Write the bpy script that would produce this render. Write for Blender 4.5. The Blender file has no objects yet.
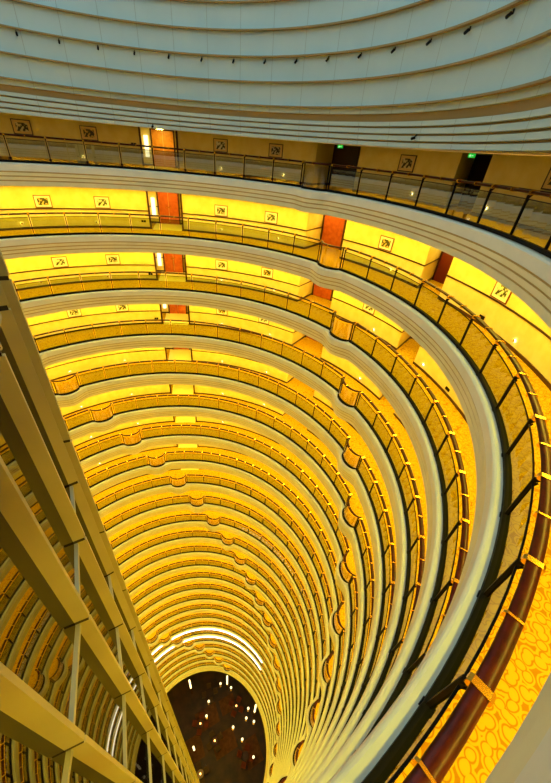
import bpy, math, random
from mathutils import Matrix, Vector
random.seed(4)
C = bpy.context.scene.collection
PI = math.pi
R0 = 11.23          # railing line of every gallery
H = 3.2             # storey height
N = 44              # railing panels per gallery
DA = 360.0 / N
LEVELS = 26
ORD = ['top','second','third','fourth','fifth','sixth','seventh','eighth','ninth','tenth','eleventh','twelfth',
 'thirteenth','fourteenth','fifteenth','sixteenth','seventeenth','eighteenth','nineteenth','twentieth','twenty-first',
 'twenty-second','twenty-third','twenty-fourth','twenty-fifth','lowest']
def D(a): return math.radians(a)
def P(r, az, z=0.0): return (r*math.cos(D(az)), r*math.sin(D(az)), z)

# ------------------------------------------------------------------ materials
def mat(name, col, rough=.6, metal=0.0, emit=None, strength=0.0, spec=.5):
    m = bpy.data.materials.new(name); m.use_nodes = True
    b = m.node_tree.nodes['Principled BSDF']
    b.inputs['Base Color'].default_value = (*col, 1)
    b.inputs['Roughness'].default_value = rough
    b.inputs['Metallic'].default_value = metal
    b.inputs['Specular IOR Level'].default_value = spec
    if emit:
        b.inputs['Emission Color'].default_value = (*emit, 1)
        b.inputs['Emission Strength'].default_value = strength
    return m
def nodes(m): return m.node_tree.nodes, m.node_tree.links, m.node_tree.nodes['Principled BSDF']
def mottle(m, c1, c2, scale, detail=3, bump=0.0, lo=.35, hi=.65):
    n, l, b = nodes(m)
    tc = n.new('ShaderNodeTexCoord'); t = n.new('ShaderNodeTexNoise')
    t.inputs['Scale'].default_value = scale; t.inputs['Detail'].default_value = detail
    r = n.new('ShaderNodeValToRGB')
    r.color_ramp.elements[0].position = lo; r.color_ramp.elements[0].color = (*c1, 1)
    r.color_ramp.elements[1].position = hi; r.color_ramp.elements[1].color = (*c2, 1)
    l.new(tc.outputs['Object'], t.inputs['Vector']); l.new(t.outputs['Fac'], r.inputs['Fac'])
    l.new(r.outputs['Color'], b.inputs['Base Color'])
    if bump:
        bp = n.new('ShaderNodeBump'); bp.inputs['Strength'].default_value = bump
        l.new(t.outputs['Fac'], bp.inputs['Height']); l.new(bp.outputs['Normal'], b.inputs['Normal'])
    return m
def glass(name, tint, refl=.08, rough=.02, graze=.3):
    m = bpy.data.materials.new(name); m.use_nodes = True
    n, l = m.node_tree.nodes, m.node_tree.links; n.clear()
    o = n.new('ShaderNodeOutputMaterial'); mx = n.new('ShaderNodeMixShader')
    t = n.new('ShaderNodeBsdfTransparent'); g = n.new('ShaderNodeBsdfGlossy')
    t.inputs['Color'].default_value = (*tint, 1); g.inputs['Roughness'].default_value = rough
    g.inputs['Color'].default_value = (.9, .9, .9, 1)
    f = n.new('ShaderNodeLayerWeight'); f.inputs['Blend'].default_value = .5
    pw_ = n.new('ShaderNodeMath'); pw_.operation = 'POWER'; pw_.inputs[1].default_value = 5
    ad = n.new('ShaderNodeMath'); ad.operation = 'MULTIPLY_ADD'; ad.inputs[1].default_value = graze; ad.inputs[2].default_value = refl; ad.use_clamp = True
    l.new(f.outputs['Facing'], pw_.inputs[0]); l.new(pw_.outputs[0], ad.inputs[0]); l.new(ad.outputs[0], mx.inputs['Fac'])
    l.new(t.outputs[0], mx.inputs[1]); l.new(g.outputs[0], mx.inputs[2]); l.new(mx.outputs[0], o.inputs['Surface'])
    return m
M = {}
M['plaster'] = mottle(mat('plaster', (.7,.7,.62), .75, spec=.2), (.78,.73,.44), (.84,.79,.50), 1.5)
M['ledge'] = mottle(mat('ledge_stone', (.78,.80,.74), .5, spec=.3), (.77,.78,.66), (.82,.83,.71), 1.5)
M['bronze_line'] = mat('bronze_line', (.50,.36,.12), .6)
M['dome_line'] = mat('dome_line', (.30,.20,.07), .7)
M['ceiling'] = mat('ceiling_paint', (.78,.72,.55), .8, spec=.1)
M['wall'] = mottle(mat('wallpaper', (.86,.72,.26), .8, spec=.15), (.85,.69,.22), (.90,.76,.28), 2.5)
M['dark_trim'] = mat('dark_trim', (.05,.012,.006), .4)
M['black'] = mat('black_metal', (.004,.0035,.003), .6, 0, spec=.12)
M['brass'] = mat('brass', (.85,.52,.08), .24, 1.0)
M['brass_dim'] = mat('aged_brass', (.55,.32,.05), .45, 1.0)  # same brass for deep galleries, weaker gleam put into its colour
M['steel'] = mat('brushed_steel', (.5,.55,.58), .25, 1.0)
M['fin'] = mottle(mat('fin_paint', (.64,.58,.28), .6), (.62,.56,.25), (.70,.64,.30), .8)
M['fin_joint'] = mat('fin_joint', (.03,.025,.015), .6)
M['transom'] = mat('transom_paint', (.60,.60,.42), .5)
M['rail_glass'] = glass('rail_glass', (.47,.55,.20), .05)
M['top_glass'] = glass('top_rail_glass', (.50,.55,.50), .28)
M['screen_glass'] = glass('screen_glass', (.20,.20,.19), .01, .02, .04)
M['wood_door'] = mottle(mat('door_wood', (.5,.1,.02), .35), (.45,.075,.015), (.58,.13,.025), 5)
M['orange_door'] = mottle(mat('orange_door_wood', (.7,.28,.04), .35), (.62,.22,.03), (.78,.33,.05), 5)  # same door wood, bright niche light painted into the colour
M['deep_red_door'] = mat('deep_red_door', (.16,.018,.01), .35)  # same door wood, shade of the right recess painted into the colour
M['dark_door'] = mat('dark_door_wood', (.05,.02,.012), .4)
M['mat_board'] = mat('mat_board', (.88,.86,.72), .8)
M['frame_red'] = mat('picture_frame_red', (.22,.05,.02), .4)
M['frame_black'] = mat('picture_frame_black', (.02,.015,.01), .4)
M['paper_gold'] = mat('paper_gold', (.75,.55,.22), .8)
M['tile'] = mat('cream_tile', (.88,.78,.25), .4)
M['lamp_warm'] = mat('lamp_warm', (1,.9,.7), emit=(1,.715,.06), strength=35.0)
M['lamp_top'] = mat('lamp_top', (1,.9,.7), emit=(1,.56,.16), strength=1.6)
M['lamp_niche'] = mat('lamp_niche', (1,.9,.7), emit=(1,.74,.12), strength=75)
M['lamp_step'] = mat('lamp_step', (1,1,.9), emit=(1,.93,.7), strength=14)
M['lamp_white'] = mat('lamp_white', (1,1,1), emit=(1,.95,.85), strength=3.2)
M['lamp_globe'] = mat('lamp_globe', (1,1,1), emit=(1,.78,.40), strength=2.2)
M['lamp_sconce'] = mat('lamp_sconce', (1,1,1), emit=(1,.9,.62), strength=1.6)
M['candle'] = mat('candle_glow', (1,.6,.3), emit=(1,.38,.08), strength=9)
M['lamp_post'] = mat('lamp_post_glow', (1,1,1), emit=(1,.75,.35), strength=3)
M['exit_green'] = mat('exit_green', (.02,.8,.08), emit=(.03,.9,.08), strength=.45)
M['exit_white'] = mat('exit_white', (.8,1,.8), emit=(.7,1,.7), strength=1.2)
# wood handrail: dark red with a soft grain
M['rail_wood'] = mottle(mat('rail_wood', (.12,.02,.01), .3, spec=.18), (.024,.003,.002), (.05,.006,.004), 9)
# carpet with interlocking rings
m = mat('ring_carpet', (.7,.4,.05), .95, spec=.05); M['carpet'] = m
n, l, b = nodes(m)
tc = n.new('ShaderNodeTexCoord'); v = n.new('ShaderNodeTexVoronoi'); v.inputs['Scale'].default_value = 7.5
v.voronoi_dimensions = '2D'
r = n.new('ShaderNodeValToRGB'); cr = r.color_ramp
base, line = (.62,.385,.015,1), (.38,.18,.006,1)
cr.elements[0].position = .0; cr.elements[0].color = base
cr.elements[1].position = .36; cr.elements[1].color = base
for ps, c in ((.40,line),(.47,line),(.52,base),(.66,base),(.70,line),(.8,line)):
    e = cr.elements.new(ps); e.color = c
nz = n.new('ShaderNodeTexNoise'); nz.inputs['Scale'].default_value = 3; 
mx = n.new('ShaderNodeMixRGB'); mx.blend_type = 'ADD'; mx.inputs['Fac'].default_value = .12
l.new(tc.outputs['Object'], nz.inputs['Vector']); l.new(tc.outputs['Object'], mx.inputs['Color1']); l.new(nz.outputs['Color'], mx.inputs['Color2'])
l.new(mx.outputs['Color'], v.inputs['Vector']); l.new(v.outputs['Distance'], r.inputs['Fac']); l.new(r.outputs['Color'], b.inputs['Base Color'])
# dome panels with thin vertical seams
m = mat('dome_panel', (.62,.68,.66), .8, spec=.15); M['dome'] = m
n, l, b = nodes(m)
tc = n.new('ShaderNodeTexCoord'); sx = n.new('ShaderNodeSeparateXYZ'); at = n.new('ShaderNodeMath'); at.operation = 'ARCTAN2'
mu = n.new('ShaderNodeMath'); mu.operation = 'MULTIPLY'; mu.inputs[1].default_value = N/(2*PI)
fr = n.new('ShaderNodeMath'); fr.operation = 'FRACT'
lt = n.new('ShaderNodeMath'); lt.operation = 'LESS_THAN'; lt.inputs[1].default_value = .012
mc = n.new('ShaderNodeMixRGB'); mc.inputs['Color2'].default_value = (.30,.34,.32,1)
nz = n.new('ShaderNodeTexNoise'); nz.inputs['Scale'].default_value = .9; nz.inputs['Detail'].default_value = 5
rp = n.new('ShaderNodeValToRGB'); rp.color_ramp.elements[0].color = (.42,.53,.53,1); rp.color_ramp.elements[1].color = (.49,.60,.60,1)
l.new(tc.outputs['Object'], sx.inputs[0]); l.new(sx.outputs['Y'], at.inputs[0]); l.new(sx.outputs['X'], at.inputs[1])
l.new(at.outputs[0], mu.inputs[0]); l.new(mu.outputs[0], fr.inputs[0]); l.new(fr.outputs[0], lt.inputs[0])
l.new(tc.outputs['Object'], nz.inputs['Vector']); l.new(nz.outputs['Fac'], rp.inputs['Fac']); l.new(rp.outputs['Color'], mc.inputs['Color1'])
l.new(lt.outputs[0], mc.inputs['Fac']); l.new(mc.outputs['Color'], b.inputs['Base Color'])
for i, (sc, lo) in enumerate(((9,.50),(11,.54),(8,.47),(13,.52))):
    M['print%d' % i] = mottle(mat('ink_print_%d' % i, (.5,.4,.2), .8), (.05,.05,.03), [(.70,.62,.35),(.75,.52,.15),(.72,.70,.52),(.66,.60,.40)][i], sc, 2, lo=lo-.04, hi=lo+.04)
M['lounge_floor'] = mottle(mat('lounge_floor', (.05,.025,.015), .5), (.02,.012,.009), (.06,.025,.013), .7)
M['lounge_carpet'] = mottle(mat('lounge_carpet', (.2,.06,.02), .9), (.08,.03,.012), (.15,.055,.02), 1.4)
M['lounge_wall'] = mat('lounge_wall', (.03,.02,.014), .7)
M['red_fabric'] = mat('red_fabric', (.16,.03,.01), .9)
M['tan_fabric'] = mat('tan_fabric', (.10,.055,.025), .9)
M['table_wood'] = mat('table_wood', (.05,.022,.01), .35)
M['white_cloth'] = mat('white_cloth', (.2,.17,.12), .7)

# ------------------------------------------------------------------ helpers
def mesh(name, V, F, mats, idx=None, smooth=False):
    me = bpy.data.meshes.new(name); me.from_pydata(V, [], F)
    for m_ in (mats if isinstance(mats, (list, tuple)) else [mats]): me.materials.append(m_)
    if idx: me.polygons.foreach_set('material_index', idx)
    if smooth: me.polygons.foreach_set('use_smooth', [True]*len(F))
    me.update(); return me
def link(name, me, parent=None, loc=None, rz=None, mw=None):
    o = bpy.data.objects.new(name, me); C.objects.link(o)
    if parent: o.parent = parent
    if loc is not None: o.location = loc
    if rz is not None: o.rotation_euler.z = rz
    return o
def thing(o, label, cat, group=None):
    o['label'] = label; o['category'] = cat
    if group: o['group'] = group
    return o
def struct(o, label=None):
    o['kind'] = 'structure'
    if label: o['label'] = label
    return o
class MB:
    def __init__(s): s.V = []; s.F = []; s.I = []
    def box(s, x0, x1, y0, y1, z0, z1, mi=0, mt=None):
        b = len(s.V); pts = [(x,y,z) for z in (z0,z1) for (x,y) in ((x0,y0),(x1,y0),(x1,y1),(x0,y1))]
        if mt: pts = [tuple(mt @ Vector(p)) for p in pts]
        s.V += pts
        for f in ((3,2,1,0),(4,5,6,7),(0,1,5,4),(1,2,6,5),(2,3,7,6),(3,0,4,7)): s.F.append([b+i for i in f]); s.I.append(mi)
        return s
    def cyl(s, cx, cy, z0, z1, r0, r1=None, n=16, mi=0):
        r1 = r0 if r1 is None else r1; b = len(s.V)
        for z, r in ((z0,r0),(z1,r1)):
            for i in range(n): s.V.append((cx+r*math.cos(2*PI*i/n), cy+r*math.sin(2*PI*i/n), z))
        for i in range(n): s.F.append([b+i, b+(i+1)%n, b+n+(i+1)%n, b+n+i]); s.I.append(mi)
        s.F.append([b+n-1-i for i in range(n)]); s.I.append(mi)
        s.F.append([b+n+i for i in range(n)]); s.I.append(mi)
        return s
    def lathe(s, prof, n=16, mi=0, c=(0,0)):
        b = len(s.V)
        for r, z in prof:
            for i in range(n): s.V.append((c[0]+r*math.cos(2*PI*i/n), c[1]+r*math.sin(2*PI*i/n), z))
        for j in range(len(prof)-1):
            for i in range(n):
                s.F.append([b+j*n+i, b+j*n+(i+1)%n, b+(j+1)*n+(i+1)%n, b+(j+1)*n+i]); s.I.append(mi)
        return s
    def tube(s, a, c, r, n=8, mi=0):
        a = Vector(a); c = Vector(c); d = (c-a).normalized()
        u = d.orthogonal().normalized(); w = d.cross(u); b = len(s.V)
        for q in (a, c):
            for i in range(n): s.V.append(tuple(q + u*r*math.cos(2*PI*i/n) + w*r*math.sin(2*PI*i/n)))
        for i in range(n): s.F.append([b+i, b+(i+1)%n, b+n+(i+1)%n, b+n+i]); s.I.append(mi)
        s.F.append([b+n-1-i for i in range(n)]); s.I.append(mi); s.F.append([b+n+i for i in range(n)]); s.I.append(mi)
        return s
    def mesh(s, name, mats, smooth=False): return mesh(name, s.V, s.F, mats, s.I, smooth)
def sweep(path, prof, closed=True, loop=False):
    """path: list of (az, dr) ; prof: list of (r, z, mat index of the strip that follows, weight of dr)"""
    V = []; F = []; I = []; m_ = len(prof); n_ = len(path)
    for az, dr in path:
        c, s = math.cos(D(az)), math.sin(D(az))
        for p in prof:
            rr = p[0] + dr*p[3]; V.append((rr*c, rr*s, p[1]))
    for i in range(n_ if closed else n_-1):
        a = i*m_; b = ((i+1) % n_)*m_
        for j in range(m_ if loop else m_-1):
            k = (j+1) % m_
            F.append([a+j, a+k, b+k, b+j]); I.append(prof[j][2])
    return V, F, I

# ------------------------------------------------------------------ the ring paths
def bulges(k):
    c = 53.5 - DA*k
    return [c, c + 14*DA, c + 28*DA]
def wrap(a): return (a + 180) % 360 - 180
def near_dip(k, az):                       # the top gallery swings back where the photographer leans over
    if k != 0: return 0.0
    d = abs(wrap(az + 48))
    return .26*(.5 + .5*math.cos(PI*min(1, d/42)))
def rail_path(k, depth=.42, per=4):
    bs = bulges(k); a0 = bs[0] + DA/2; out = []
    for i in range(N):
        s = a0 + i*DA; c = s + DA/2
        if any(abs(wrap(c - b)) < 1 for b in bs):
            for j in range(14):
                t = PI - PI*j/14
                out.append((c + DA/2*math.cos(t)*.84, -depth*math.sin(t) + near_dip(k, c)))
        else:
            for j in range(per):
                a = s + DA*j/per; out.append((a, near_dip(k, a)))
    return out
def ledge_path(k, per=6):
    bs = bulges(k); out = []
    a0 = bs[0] + DA/2
    for i in range(N*per):
        a = a0 + DA*i/per
        d = min(abs(wrap(a-b)) for b in bs)/(DA*.68)
        out.append((a, (-.42*(.5+.5*math.cos(PI*d))**.8 if d < 1 else 0) + near_dip(k, a)))
    return out

# recesses: (az left at wall, az left inside, az right inside, az right at wall, door az left, door az right, kind)
REC = [(102.4,103.4,95.3,94.0, 101.0,96.2,'double'), (59.0,58.9,52.0,48.4, 58.4,53.2,'single'), (26.2,29.9,23.6,20.4, 29.3,25.0,'single'),
       (166,166.5,158,157.5, 165,159.5,'double'), (212,212.5,204,203.5, 211,205.5,'double'), (258,258.5,250,249.5, 257,251.5,'double'), (330,330.5,322,321.5, 329,323.5,'double')]
RW, RI = 13.0, 14.9
def wall_path():
    out = []; recs = sorted(REC, key=lambda q: q[3]); a = recs[0][0] - 360 if False else 0.0
    items = [(q[3], q) for q in recs]
    cur = items[-1][1][0] - 360
    for st, q in items:
        n_ = max(1, int((st - cur)/3))
        for i in range(n_+1): out.append((cur + (st-cur)*i/n_, RW))
        out.append((q[2], RI)); out.append((q[1], RI))
        cur = q[0]
    return out
WP = wall_path()
CEIL0 = 1.86
def offset_path(off):
    pts = [Vector(P(r_, a)).to_2d() for a, r_ in WP]; out = []; n_ = len(pts)
    for i in range(n_):
        a, b, c = pts[i-1], pts[i], pts[(i+1) % n_]
        d1 = b-a; d2 = c-b
        if d1.length < 1e-6: d1 = d2
        if d2.length < 1e-6: d2 = d1
        n1 = Vector((-d1.y, d1.x)).normalized(); n2 = Vector((-d2.y, d2.x)).normalized()
        m_ = (n1+n2); m_ = m_/max(.35, m_.dot(n1))
        out.append(b + m_*off)
    return pts, out
WPP, WPO = offset_path(.03)
for k in range(LEVELS):
    z = -H*k; nm = ORD[k]
    zc = z + (CEIL0 if k == 0 else 2.25)
    # balcony slab with its stepped edge
    prof = [(15.7, -.012, 3, 0), (11.07, -.012, 3, 1), (11.04, -.03, 3, 1), (11.02, -.06, 3, 1), (11.02,-.33,0,1), (11.05,-.335,1,1), (11.05,-.385,0,1), (11.04,-.39,0,1),
            (11.04,-.51,0,1), (11.07,-.515,1,1), (11.07,-.565,0,1), (11.06,-.57,0,1), (11.06,-.69,0,1), (11.09,-.695,1,1), (11.09,-.745,0,1), (11.08,-.75,0,1), (11.08,-.93,0,1), (11.12,-.95,2,1), (15.7,-.95,2,0)]
    V, F, I = sweep(ledge_path(k), [(p[0], p[1]+z, p[2], p[3]) for p in prof])
    struct(link('trim_%d' % (k+1), mesh('balcony_edge', V, F, [M['plaster'], M['bronze_line'], M['ceiling'], M['ledge']], I)),
           'stepped white balcony edge of the %s gallery' % nm)
    V, F, I = sweep(rail_path(k), [(R0+.03, z, 0, 1), (15.7, z, 0, 0)])
    struct(link('floor', mesh('carpet', V, F, M['carpet'])), 'gold carpet of the %s gallery' % nm)
    V = []; F = []
    for a, r_ in WP: V += [P(r_, a, z-.01), P(r_, a, zc+.01)]
    for i in range(len(WP)): j = (i+1) % len(WP); F.append([2*i, 2*j, 2*j+1, 2*i+1])
    struct(link('wall_%s_gallery' % nm.replace('-', '_'), mesh('gallery_wall', V, F, M['wall'])))
    for zz0, zz1, tag_ in ((0, .11, 'baseboard_%d' % (k+1)), (.97, 1.02, 'trim_%d' % (100+k))):
        if tag_.startswith('trim') and k > 12: continue
        V = []; F = []
        for q0, q1 in zip(WPP, WPO): V += [(q1.x,q1.y,z+zz0), (q1.x,q1.y,z+zz1), (q0.x,q0.y,z+zz1)]
        for i in range(len(WP)):
            j = (i+1) % len(WP); F += [[3*i, 3*j, 3*j+1, 3*i+1], [3*i+1, 3*j+1, 3*j+2, 3*i+2]]
        struct(link(tag_, mesh('wall_trim', V, F, M['dark_trim'])))
    # lamp strip running round the gallery ceiling
    n_ = 120
    V, F, I = sweep([(360*i/n_, 0) for i in range(n_)], [(12.0, zc-.03, 0, 0), (12.22, zc-.03, 0, 0)] )
    V2, F2, I2 = sweep([(360*i/n_, 0) for i in range(n_)], [(11.97, zc, 0, 0), (11.97, zc-.05, 0, 0), (12.0, zc-.05, 0, 0), (12.0, zc-.03, 0, 0), (12.22, zc-.03, 0, 0), (12.22,zc-.05,0,0), (12.25,zc-.05,0,0), (12.25,zc,0,0)])
    e = thing(link('ceiling_light', None, loc=(0,0,0)), 'warm light strip round the ceiling above the %s gallery floor' % nm, 'ceiling light', 'ring light strips')
    link('lamp_strip', mesh('lamp_strip', [(x,y,q-.005) for x,y,q in V], F, M['lamp_top'] if k == 0 else M['lamp_warm']), e)
    link('housing', mesh('housing', V2, F2, M['ceiling']), e)

# lowest soffit + lounge room
ZB = -H*(LEVELS-1) - .95
ZL = -95.0
n_ = 96; full = [(360*i/n_, 0) for i in range(n_)]
V, F, I = sweep(full, [(15.7, ZB-.0, 0, 0), (15.7, ZL, 0, 0)])
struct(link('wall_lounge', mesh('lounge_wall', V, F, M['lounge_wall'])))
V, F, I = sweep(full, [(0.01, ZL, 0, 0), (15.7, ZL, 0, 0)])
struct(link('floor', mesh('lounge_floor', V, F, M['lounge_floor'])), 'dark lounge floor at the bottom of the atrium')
V, F, I = sweep(full, [(11.3, ZB+.06, 0, 0), (10.72, ZB+.06, 0, 0), (10.66, ZB+.0, 0, 0), (10.66, ZB-.30, 0, 0), (10.7, ZB-.34, 0, 0), (15.69, ZB-.34, 0, 0)])
struct(link('trim_99', mesh('lowest_rim', V, F, M['plaster'])), 'pale rim round the opening above the lounge')

# ------------------------------------------------------------------ dome above
prof = [(15.7,1.86,0), (10.62,1.86,1), (10.62,1.80,0), (10.58,1.80,0), (10.58,1.93,1), (10.63,1.94,1), (10.63,1.98,0), (10.54,1.99,0), (10.54,2.12,1), (10.59,2.13,1), (10.59,2.17,0),
        (10.50,2.18,0), (10.50,2.32,1), (10.55,2.33,1), (10.55,2.37,0), (10.46,2.38,0), (10.46,2.50,1), (10.52,2.51,1), (10.50,2.72,0), (10.42,2.73,0), (10.42,2.90,1)]
r_, z_ = 10.42, 2.90
for i in range(8):
    prof += [(r_-.14, z_, 1), (r_-.14, z_+.05, 0), (r_, z_+.06, 0), (r_-.02, z_+.77, 1)]; r_ -= .02; z_ += .77
V, F, I = sweep([(360*i/180, 0) for i in range(180)], [(p[0], p[1], p[2], 0) for p in prof])
struct(link('wall_dome', mesh('dome_wall', V, F, [M['dome'], M['dome_line']], I)), 'pale stepped drum wall above the top gallery')
# skylight rim and mullions high above
V, F, I = sweep([(360*i/90, 0) for i in range(90)], [(10.6, z_, 0, 0), (9.6, z_, 0, 0), (9.6, z_+.3, 0, 0), (10.6, z_+.3, 0, 0)], loop=True)
struct(link('ceiling', mesh('skylight_rim', V, F, M['dome'])))

# ------------------------------------------------------------------ railings
def rbox(w, r0, r1, z0, z1, mb=None, mi=0):
    mb = mb or MB(); mb.box(r0, r1, -w/2, w/2, z0, z1, mi); return mb
pm = MB()
pm.box(-.03,.03,-.018,.018,0,.98); pm.box(-.07,.07,-.05,.05,0,.03)
pm.tube((0,0,.90),(.09,0,1.0),.022); pm.tube((0,0,.78),(.06,0,.9),.016)
post_me = pm.mesh('post', M['black'])
lp = MB(); lp.box(-.05,.05,-.03,.03,0,.98)
far_post_me = lp.mesh('post', M['black'])
lp2 = MB(); lp2.box(-.05,.05,-.05,.05,0,1.0); deep_post_me = lp2.mesh('post', M['brass'])
# flat glass panel: local x radial, y tangential, between two posts
def panel_mesh(name, gm, detailed=True):
    V = []; F = []; I = []; L = R0*D(DA); 
    ns = 4; c0 = R0
    def pt(t, dr, z): a = D(DA)*(t-.5); rr = R0 + dr; return (rr*math.cos(a)-R0, rr*math.sin(a), z)
    def slab(t0, t1, dr0, dr1, z0, z1, mi):
        b = len(V)
        for i in range(ns+1):
            t = t0+(t1-t0)*i/ns
            V.extend([pt(t,dr0,z0), pt(t,dr1,z0), pt(t,dr1,z1), pt(t,dr0,z1)])
        for i in range(ns):
            for j in range(4): F.append([b+4*i+j, b+4*i+(j+1)%4, b+4*i+4+(j+1)%4, b+4*i+4+j]); I.append(mi)
        F.append([b,b+3,b+2,b+1]); I.append(mi); q = b+4*ns; F.append([q,q+1,q+2,q+3]); I.append(mi)
    b = len(V)
    for i in range(ns+1):
        t = .035+.93*i/ns; V.extend([pt(t,0,.10), pt(t,0,.90)])
    for i in range(ns): F.append([b+2*i, b+2*i+2, b+2*i+3, b+2*i+1]); I.append(0)
    slab(.03,.97,-.012,.012,.885,.905,1)
    return mesh(name, V, F, [gm, M['black']], I)
panel_me = panel_mesh('glass_panel', M['rail_glass'])
panel_top_me = panel_mesh('glass_panel', M['top_glass'])
def bulge_panel(gm):
    V = []; F = []; I = []; n_ = 16
    def rr(t): return (R0 -.42*math.sin(t), DA/2*math.cos(t)*.84)
    for i in range(n_+1):
        t = PI - PI*i/n_; r_, a = rr(t)
        x, y = r_*math.cos(D(a))-R0, r_*math.sin(D(a))
        V += [(x,y,.08), (x,y,.95)]
    for i in range(n_): F.append([2*i,2*i+2,2*i+3,2*i+1]); I.append(0)
    for t in (0, PI):
        r_, a = rr(t); x, y = r_*math.cos(D(a))-R0, r_*math.sin(D(a)); b = len(V)
        for zz in (0, 1.0):
            for dx, dy in ((-.03,-.02),(.03,-.02),(.03,.02),(-.03,.02)): V.append((x+dx, y+dy, zz))
        for f_ in ((3,2,1,0),(4,5,6,7),(0,1,5,4),(1,2,6,5),(2,3,7,6),(3,0,4,7)): F.append([b+i for i in f_]); I.append(1)
    return mesh('curved_panel', V, F, [gm, M['black']], I)
M['curve_panel'] = glass('curved_rail_glass', (.70,.64,.26), .22, .10)
bulge_me = bulge_panel(M['curve_panel'])
cm = MB()   # brass collar round the handrail at a post (local x radial)
def collar(w, t, mi=0):
    m2 = MB(); x = .10
    a, b2 = w/2, .045
    V = []; F = []
    sec = [(x-a, 1.0), (x-a, 1.06), (x-a+.03, 1.085), (x+a-.03, 1.085), (x+a, 1.06), (x+a, 1.0), (x+a-.03, .985), (x-a+.03, .985)]
    for yy in (-t/2, t/2):
        for q in sec: V.append((q[0], yy, q[1]))
    for i in range(8): F.append([i, (i+1)%8, 8+(i+1)%8, 8+i])
    F.append(list(range(7,-1,-1))); F.append(list(range(8,16)))
    return mesh('collar', V, F, M['brass'])
collar_me = collar(.215, .08); slim_me = collar(.20, .03)
hx = [(.078*math.cos(2*PI*q/14)+.008, 1.035+.038*math.sin(2*PI*q/14)) for q in range(14)]
for k in range(LEVELS):
    z = -H*k; nm = ORD[k]
    e = thing(link('balcony_railing', None, loc=(0,0,z)), 'ring railing of glass panels and dark wood handrail on the %s gallery' % nm, 'railing', 'ring railings')
    path = rail_path(k)
    V, F, I = sweep(path, [(R0+.10+x, zz, 0, 1) for x, zz in hx], loop=True)
    link('handrail', mesh('handrail', V, F, M['rail_wood'], smooth=True), e)
    V, F, I = sweep(path, [(R0-.055, 0, 0, 1), (R0-.055, .09, 0, 1), (R0+.055, .09, 0, 1), (R0+.055, 0, 0, 1)])
    link('base_shoe', mesh('base_shoe', V, F, M['black']), e)
    bs = bulges(k); a0 = bs[0] + DA/2; detailed = k <= 7
    merged = MB()
    for i in range(N):
        a = a0 + i*DA; dip = near_dip(k, a)
        link('post', post_me if detailed else (far_post_me if k < 17 else deep_post_me), e, P(R0+dip, a, 0), D(a))
        c = a + DA/2; isb = any(abs(wrap(c-b)) < 1 for b in bs)
        if isb: link('curved_panel', bulge_me, e, P(R0, c, 0), D(c))
        else:
            d2 = near_dip(k, c); tw = D(0)
            rz = D(c)
            if k == 0:   # turn the panel to meet both posts
                p0 = Vector(P(R0+near_dip(k,a), a)); p1 = Vector(P(R0+near_dip(k,a+DA), a+DA)); rz = math.atan2((p1-p0).y, (p1-p0).x) - PI/2
                d2 = ((p0+p1)/2).length - R0*math.cos(D(DA/2)) 
            link('glass_panel', panel_top_me if k == 0 else panel_me, e, P(R0+d2, c, 0), rz)
        if detailed:
            link('collar', collar_me, e, P(R0+dip, a, 0), D(a))
            off = -.42 if isb else near_dip(k, c)
            link('collar', slim_me, e, P(R0+off, c, 0), D(c))
        else:
            for aa, w, t, off in ((a, .20, .06, 0), (c, .19, .035, -.42 if isb else 0)):
                mt = Matrix.Translation(Vector(P(R0+off, aa, 0))) @ Matrix.Rotation(D(aa), 4, 'Z')
                merged.box(.10-w/2, .10+w/2, -t/2, t/2, .985, 1.085, 0, mt)
    if not detailed:
        o = link('collar', merged.mesh('collars', M['brass_dim']), e); o['kind'] = 'stuff'

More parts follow.
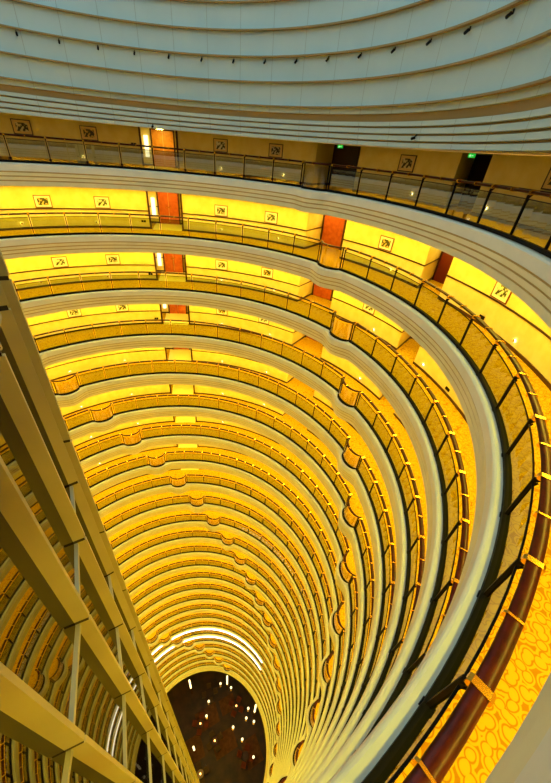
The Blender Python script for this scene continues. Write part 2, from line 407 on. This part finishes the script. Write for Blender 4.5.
# ------------------------------------------------------------------ doors, pictures, lamps and added glints on the gallery walls
WH = {0:'behind the double-door recess', 1:'middle', 2:'right'}
where = ['left of centre', 'right of centre', 'at far right']
dn = 0
for k in range(9):
    z = -H*k; nm = ORD[k]
    for j, q in enumerate(REC):
        if j > 2: continue
        dn += 1
        a0, a1 = q[5], q[4]; rr = RI - .03; hh = 2.05 if k else 1.80
        e = struct(link('door_%d' % dn, None, loc=(0,0,z)), 'doorway on the %s gallery, %s' % (nm, where[j]))
        wood = (M['orange_door'] if j == 0 else M['dark_door']) if k == 0 else (M['deep_red_door'] if j == 2 else M['wood_door'])
        def flat(a_, b_, r1, z0, z1, m_, name, th=.04, par=e):
            p0 = Vector(P(r1, a_)); p1 = Vector(P(r1, b_)); d = (p1-p0).normalized(); nn = Vector((-d.y, d.x, 0))
            if nn.dot(p0) > 0: nn = -nn
            V = []
            for zz in (z0, z1):
                for pp in (p0, p1, p1+nn*th, p0+nn*th): V.append((pp.x, pp.y, zz))
            F = [(3,2,1,0),(4,5,6,7),(0,1,5,4),(1,2,6,5),(2,3,7,6),(3,0,4,7)]
            return link(name, mesh(name, V, [list(f) for f in F], m_), par)
        flat(a0-.3, a0, rr, 0, hh, M['dark_trim'], 'door_frame', .08); flat(a1, a1+.3, rr, 0, hh, M['dark_trim'], 'door_frame', .08)
        flat(a0-.3, a1+.3, rr, hh, hh+.06, M['dark_trim'], 'door_frame', .08)
        nl = 2 if q[6] == 'double' else 1
        if j == 0:
            V, F, I = sweep([(q[3]+.3+(q[0]-q[3]-.6)*i_/6, 0) for i_ in range(7)], [(12.85, .004, 0, 0), (12.85, .010, 0, 0), (14.88, .010, 0, 0)], closed=False)
            link('threshold', mesh('threshold', V, F, M['tile']), e)
        for i in range(nl):
            w0 = a0 + (a1-a0)*i/nl + .05; w1 = a0 + (a1-a0)*(i+1)/nl - .05
            lf = flat(w0, w1, rr, .02, hh, wood, 'door_leaf', .05)
            for (u0,u1,v0,v1) in ((.15,.85,.08,.42),(.15,.85,.50,.94)):
                pass
            ah = (w1 - .35) if i == 0 and nl == 2 else w0 + .35
            hb = MB(); c = Vector(P(rr-.08, ah)); hb.cyl(c.x, c.y, .95, 1.03, .03)
            link('door_handle', hb.mesh('door_handle', M['brass']), e)
        if j == 0:
            for aa in (q[0]+.1, q[3]-.1):
                cb = MB().box(-.03,.03,-.05,.05,0,hh+.15); cb2 = cb.mesh('corner_trim', M['dark_trim']); link('corner_trim', cb2, e, P(RW-.02, aa, 0), D(aa))
        if j == 0 and k < 5:
            sc_ = thing(link('wall_sconce', None, None, P(RI-.10, 102.3, z+1.0), D(102.3)), 'tall white glowing wall lamp left of the double doors on the %s gallery' % nm, 'wall lamp')
            link('lamp_shade', MB().box(-.05,.03,-.11,.11,-.55,.5).mesh('lamp_shade', M['lamp_sconce']), sc_)
            link('bracket', MB().box(.03,.09,-.03,.03,-.1,.1).mesh('bracket', M['brass']), sc_)
    # niche lamp over the doors of every recess
    for j, q in enumerate(REC):
        if j > 2 or (k == 0 and j > 0): continue
        ac = (q[4]+q[5])/2; c = P(14.1, ac, z + (CEIL0 if k == 0 else 2.25) - .03)
        b = MB().cyl(0,0,0,.03,.20,.20,20,1).cyl(0,0,-.005,.0,.17,.17,20,0)
        o = link('downlight', b.mesh('downlight', [M['lamp_niche'], M['ceiling']]), None, c)
        thing(o, 'round downlight over the doorway %s on the %s gallery' % (where[j], nm), 'downlight', 'doorway downlights')
AZP = [(126.7,'first from the left'), (113.7,'second from the left, left of the double doors'), (83.2,'just right of the double doors'), (69.2,'second right of the double doors'), (37.0,'between the middle and right doorways'), (8.0,'at the far right')]
for k in range(4):
    for j, (a, wn) in enumerate(AZP):
        z = -H*k + 1.35; w, h_ = .80, .60
        if j == 0 and k == 2: pass
        e = thing(link('framed_picture', None, loc=P(RW-.03, a, z), rz=D(a)), 'framed print on the %s gallery wall, %s' % (ORD[k], wn), 'picture', 'framed prints on the %s gallery wall' % ORD[k])
        fb = MB(); t = .035
        fb.box(-.02,.02,-w/2,w/2,-h_/2,-h_/2+t); fb.box(-.02,.02,-w/2,w/2,h_/2-t,h_/2); fb.box(-.02,.02,-w/2,-w/2+t,-h_/2,h_/2); fb.box(-.02,.02,w/2-t,w/2,-h_/2,h_/2)
        link('frame', fb.mesh('frame', M['frame_black'] if k == 0 else M['frame_red']), e)
        link('mat_board', MB().box(-.008,.012,-w/2+t,w/2-t,-h_/2+t,h_/2-t).mesh('mat_board', M['paper_gold'] if k == 0 else M['mat_board']), e)
        pr = link('print', MB().box(-.014,-.008,-w/2+.15,w/2-.15,-h_/2+.13,h_/2-.13).mesh('print', M['print%d' % ((j+k) % 4)]), e)
sm = MB().cyl(0,0,-.02,.02,.035,.035,14,0); sm.cyl(0,0,-.025,-.02,.05,.05,14,1)
SL = mesh('wall_light', [(q[2], q[1], q[0]) for q in sm.V], sm.F, [M['lamp_step'], M['brass']], sm.I)  # added glowing discs standing in for downlight reflections in the railing glass
for k in range(9):
    bs = bulges(k)
    for i in range(N//2):
        a = bs[0] + DA*2*i - 3.0 + (k % 2)*DA
        if not (-25 < wrap(a) < 142): continue
        if any(min(q[0], q[3]) - .6 < wrap(a) < max(q[0], q[3]) + .6 for q in REC[:3]): continue
        o = link('wall_light', SL, None, P(RW-.03, a, -H*k + .30), D(a))
        thing(o, 'small round white light low on the %s gallery wall' % ORD[k], 'wall light', 'low wall lights on the %s gallery' % ORD[k])
# switch plates
for k in range(4):
    for a, wn in ((104.2, 'just left of the double doors'), (9.5, 'low on the far right wall')):
        if k == 0 and a < 20: continue
        zz = 1.05 if (a > 100 and k == 0) else (.42 if a > 100 else .28)
        b = MB().box(-.012,.012,-.13,-.01,-.06,.06).box(-.012,.012,.01,.13,-.06,.06)
        thing(link('switch_plate', b.mesh('switch_plate', M['black']), None, P(RW-.02, a, -H*k+zz), D(a)), 'dark double switch plate on the %s gallery wall, %s' % (ORD[k], wn), 'switch plate')
# exit signs on the top gallery
for a, wn in ((52.6,'middle'), (23.0,'right')):
    e = thing(link('exit_sign', None, loc=P(RW-.3, a, CEIL0-.11), rz=D(a)), 'glowing green exit sign above the %s dark doorway of the top gallery' % wn, 'exit sign')
    link('sign_box', MB().box(-.03,.03,-.13,.13,-.06,.06).mesh('sign_box', M['exit_green']), e)
    s = MB().box(-.034,-.03,-.09,-.02,-.006,.006).box(-.034,-.03,.02,.04,-.04,.025).box(-.034,-.03,.05,.075,-.02,.0)
    link('pictogram', s.mesh('pictogram', M['exit_white']), e)
    link('hanger', MB().box(-.01,.01,-.01,.01,.06,.11).mesh('hanger', M['black']), e)

# spotlights on the drum, security cameras below it
for i in range(17):
    a = 18.9 + 8.05*i if i < 14 else 18.9 - 8.05*(i-13)
    e = thing(link('spotlight', None, loc=P(10.37, a, 4.40), rz=D(a)), 'small dark spotlight on the pale drum wall above the top gallery', 'spotlight', 'spotlights on the drum wall')
    link('bracket', MB().box(-.02,.02,-.015,.015,-.08,.01).tube((0,0,-.05),(-.07,0,-.09),.012).mesh('bracket', M['black']), e)
    link('lamp_head', MB().tube((-.04,0,-.06),(-.13,0,-.14),.038,12).mesh('lamp_head', M['black']), e)
for a, zz, wn in ((97.0,1.84,'above the double doors'), (25.5,2.05,'at the right, near the exit sign')):
    e = thing(link('security_camera', None, loc=P(10.5, a, zz), rz=D(a)), 'small security camera under the drum wall, %s' % wn, 'security camera')
    link('camera_body', MB().tube((-.02,0,.02),(-.14,.02,-.02),.04,12).mesh('camera_body', M['black']), e)
    link('mount', MB().tube((.03,0,.1),(-.06,0,.02),.02).mesh('mount', M['black']), e)

# ------------------------------------------------------------------ glazed screen with fins (left)
CAM = Vector((5.4646, -9.4330, 0))
def sp(x, y): return Vector((x, y, 0)) + CAM
FR = [(-3.83,4.50),(-3.16,3.59),(-2.54,2.61),(-1.98,1.61),(-1.51,.57),(-1.25,-.20)]   # outer edge of each fin
FC = [(-3.98,4.43),(-3.28,3.49),(-2.68,2.52),(-2.13,1.53),(-1.67,.49),(-1.42,-.27)]     # where the glass meets it
FR = [sp(*q) for q in FR]; FC = [sp(*q) for q in FC]
Z0 = 1.74; ZJ = 1.4 - 4.96
joints = [ZJ + H*i for i in range(-28, 4)]
S = thing(link('glass_screen', None, loc=(FC[2].x, FC[2].y, 0)), 'tall glazed screen of olive vertical fins dropping down the left side of the atrium', 'glass screen')
OFF = FC[2].copy()
def bar(mb, a, b, th, z0, z1, side, mi=0):
    d = (b-a).normalized(); nn = Vector((-d.y, d.x, 0))*side; k_ = len(mb.V)
    for zz in (z0, z1):
        for q in (a, b, b+nn*th, a+nn*th): mb.V.append((q.x-OFF.x, q.y-OFF.y, zz))
    for f_ in ((3,2,1,0),(4,5,6,7),(0,1,5,4),(1,2,6,5),(2,3,7,6),(3,0,4,7)): mb.F.append([k_+i for i in f_]); mb.I.append(mi)
for i in range(6):
    a = FR[i]; d = (FC[i]-a).normalized(); b = a + d*.31
    if i == 0: a = a - d*.03
    back = (FR[0]-FR[1] if i == 0 else FR[i-1]-FR[i]); side = 1 if Vector((-d.y, d.x, 0)).dot(back) > 0 else -1
    mb = MB(); zs = [ZL] + [j for j in joints if j > ZL+.5 and j < Z0] + [Z0]
    for z0, z1 in zip(zs[:-1], zs[1:]):
        bar(mb, a, b, .055, z0+.03, z1-.03, side, 0)
        bar(mb, a+d*.02, b-d*.02, .04, z0-.03, z0+.03, side, 1)
    link('fin', mb.mesh('fin', [M['fin'], M['fin_joint']]), S)
for i in range(5):
    a, b = FC[i]-OFF, FC[i+1]-OFF
    link('glass_pane', mesh('glass_pane', [(a.x,a.y,ZL),(b.x,b.y,ZL),(b.x,b.y,Z0),(a.x,a.y,Z0)], [[0,1,2,3]], M['screen_glass']), S)
for j in joints:
    if j < ZL+1 or j > Z0: continue
    mb = MB()
    for i in range(5): bar(mb, FC[i], FC[i+1], .05, j-.10, j-.03, 1 if Vector((-(FC[i+1]-FC[i]).y, (FC[i+1]-FC[i]).x, 0)).dot(FR[i]-FC[i]) > 0 else -1)
    link('transom', mb.mesh('transom', M['transom']), S)

# ------------------------------------------------------------------ two bright light rings on the lower galleries
for zz, wn in ((-61.45,'upper'), (-64.7,'lower')):
    pth = [(42+160*i/120, 0) for i in range(121)]
    V, F, I = sweep(pth, [(11.0, zz-.12, 0, 0), (10.92, zz-.12, 0, 0), (10.92, zz+.14, 0, 0), (11.0, zz+.14, 0, 0)], closed=False, loop=True)
    thing(link('light_ring', mesh('light_ring', V, F, M['lamp_white'])), 'bright white curved light band, the %s of two deep in the atrium' % wn, 'light band')

# ------------------------------------------------------------------ lounge
def lz(r, a): return P(r, a, ZL)
carp = [(6.5,99,2.2,1.6),(4.4,45,2.2,1.6),(9.2,72,1.6,1.3),(3.4,150,2.0,1.8),(9.0,15,1.6,2.0)]
for i, (r_, a, w, d) in enumerate(carp):
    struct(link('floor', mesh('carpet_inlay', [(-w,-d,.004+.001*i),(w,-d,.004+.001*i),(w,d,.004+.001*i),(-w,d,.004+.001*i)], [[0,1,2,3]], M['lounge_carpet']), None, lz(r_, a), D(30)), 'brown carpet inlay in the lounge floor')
ch = MB(); ch.box(-.38,.38,-.38,.38,.12,.42); 
def armchair(loc, rz, fab, lab):
    e = thing(link('armchair', None, loc=loc, rz=rz), lab, 'armchair', lab)
    link('seat', arm_seat[fab], e); link('backrest', arm_back[fab], e)
    link('armrest', arm_side[fab], e, (0,.42,0)); link('armrest', arm_side[fab], e, (0,-.42,0))
arm_seat = {}; arm_back = {}; arm_side = {}
for f in ('red_fabric','tan_fabric'):
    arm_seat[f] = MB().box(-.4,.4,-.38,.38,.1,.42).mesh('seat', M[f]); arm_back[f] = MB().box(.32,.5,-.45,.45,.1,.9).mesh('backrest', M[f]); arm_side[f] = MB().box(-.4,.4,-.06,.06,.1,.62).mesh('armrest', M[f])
tb = MB().lathe([(0.01,.02),(.35,.0),(.33,.04),(.05,.06),(.05,.66),(.6,.68),(.62,.72),(.01,.73)],20)
TB = {n_: tb.mesh('table', M[n_]) for n_ in ('table_wood','white_cloth')}
gl = MB().lathe([(0.0,1.55),(.14,1.58),(.22,1.7),(.22,1.85),(.14,1.97),(0,2.0)],14)
TLS = MB().lathe([(.0,.36),(.10,.35),(.15,.16),(.0,.15)],12).mesh('lamp_shade', M['candle']); TLB = MB().cyl(0,0,0,.02,.08,.08,12).cyl(0,0,.02,.16,.015,.015,8).mesh('base', M['brass'])
GLM = gl.mesh('lamp_shade', M['lamp_globe']); PLM = MB().cyl(0,0,0,.04,.2,.2).cyl(0,0,.04,1.6,.025,.025,8).mesh('pole', M['brass'])
for i, (r_, a) in enumerate([(8.67,97.4),(11.6,85.9),(11.53,73.9),(10.86,48.2),(9.64,43.5),(10.61,36.0),(7.46,28.9),(9.06,8.9),(6.84,48.9),(6.5,100)]):
    e = thing(link('floor_lamp', None, loc=lz(r_, a)), 'small glowing globe floor lamp in the dark lounge', 'floor lamp', 'lounge globe lamps')
    link('lamp_shade', GLM, e); link('pole', PLM, e)
for i, (r_, a) in enumerate([(5.8, 112), (3.4, 70), (7.6, 12), (1.4, -120), (9.7, 61), (10.3, 97)]):
    c = lz(r_, a); white = i % 5 == 3
    o = thing(link('round_table', TB['white_cloth' if white else 'table_wood'], None, c), 'small round %s table in the lounge' % ('white clothed' if white else 'dark wood'), 'table', 'white lounge tables' if white else 'dark lounge tables')
    if i % 3 != 2:
        tl = thing(link('table_lamp', None, None, (c[0], c[1], c[2]+.73)), 'small glowing table lamp on a lounge table', 'table lamp', 'lounge table lamps')
        link('lamp_shade', TLS, tl); link('base', TLB, tl)
    fab = 'red_fabric' if i % 2 == 0 else 'tan_fabric'
    for q in range(4):
        an = i*.7 + q*PI/2
        armchair((c[0]+1.15*math.cos(an), c[1]+1.15*math.sin(an), c[2]), an, fab, 'red armchair at a lounge table' if fab == 'red_fabric' else 'tan armchair at a lounge table')
cl = MB().cyl(0,0,0,9.0,.17,.17,14)
CLM = cl.mesh('shaft', M['lamp_post'])
for r_, a in ((11.2,116.9),(11.4,78.2),(11.2,40.6),(2.9,147.3)):
    hgt = 9.0 if r_ > 5 else 5.0
    e = thing(link('lantern_column', None, loc=lz(r_, a)), 'tall slim glowing column lamp at the %s of the lounge' % {116.9:'left edge',78.2:'far edge',40.6:'right edge',147.3:'near left'}[a], 'column lamp')
    link('shaft', MB().cyl(0,0,hgt*.45,hgt,.16,.16,14).mesh('shaft', M['lamp_post']), e)
    link('base', MB().cyl(0,0,0,hgt*.45,.2,.17,14).mesh('base', M['brass']), e)
for r_, a, f in ((7.0,90,'t'),):
    pass

# ------------------------------------------------------------------ light, world, camera
w = bpy.data.worlds.new('World'); bpy.context.scene.world = w; w.use_nodes = True
bg = w.node_tree.nodes['Background']; bg.inputs['Color'].default_value = (.56,.82,.86,1); bg.inputs['Strength'].default_value = 1.45

f, pitch, roll = 332.594, math.radians(35.3466), math.radians(5.3675)
F_ = Vector((0, math.cos(pitch), -math.sin(pitch))); U_ = Vector((0, math.sin(pitch), math.cos(pitch))); R_ = Vector((1,0,0))
R2 = R_*math.cos(roll) + U_*math.sin(roll); U2 = -R_*math.sin(roll) + U_*math.cos(roll)
cd = bpy.data.cameras.new('Camera'); cam = bpy.data.objects.new('Camera', cd); C.objects.link(cam)
cam.matrix_world = Matrix(((R2.x,U2.x,-F_.x,CAM.x),(R2.y,U2.y,-F_.y,CAM.y),(R2.z,U2.z,-F_.z,1.40),(0,0,0,1)))
cd.sensor_fit = 'HORIZONTAL'; cd.sensor_width = 36; cd.lens = f*36/551
cd.shift_x = 5.5/551; cd.shift_y = -5.5/551; cd.clip_start = .05; cd.clip_end = 300
sc = bpy.context.scene; sc.camera = cam
sc.view_settings.view_transform = 'Standard'; sc.view_settings.look = 'None'; sc.view_settings.exposure = 0.0; sc.view_settings.gamma = 1
sc.view_settings.use_curve_mapping = False
sc.cycles.max_bounces = 8; sc.cycles.diffuse_bounces = 4; sc.cycles.transparent_max_bounces = 24
sc.cycles.use_denoising = True; sc.cycles.sample_clamp_indirect = 6
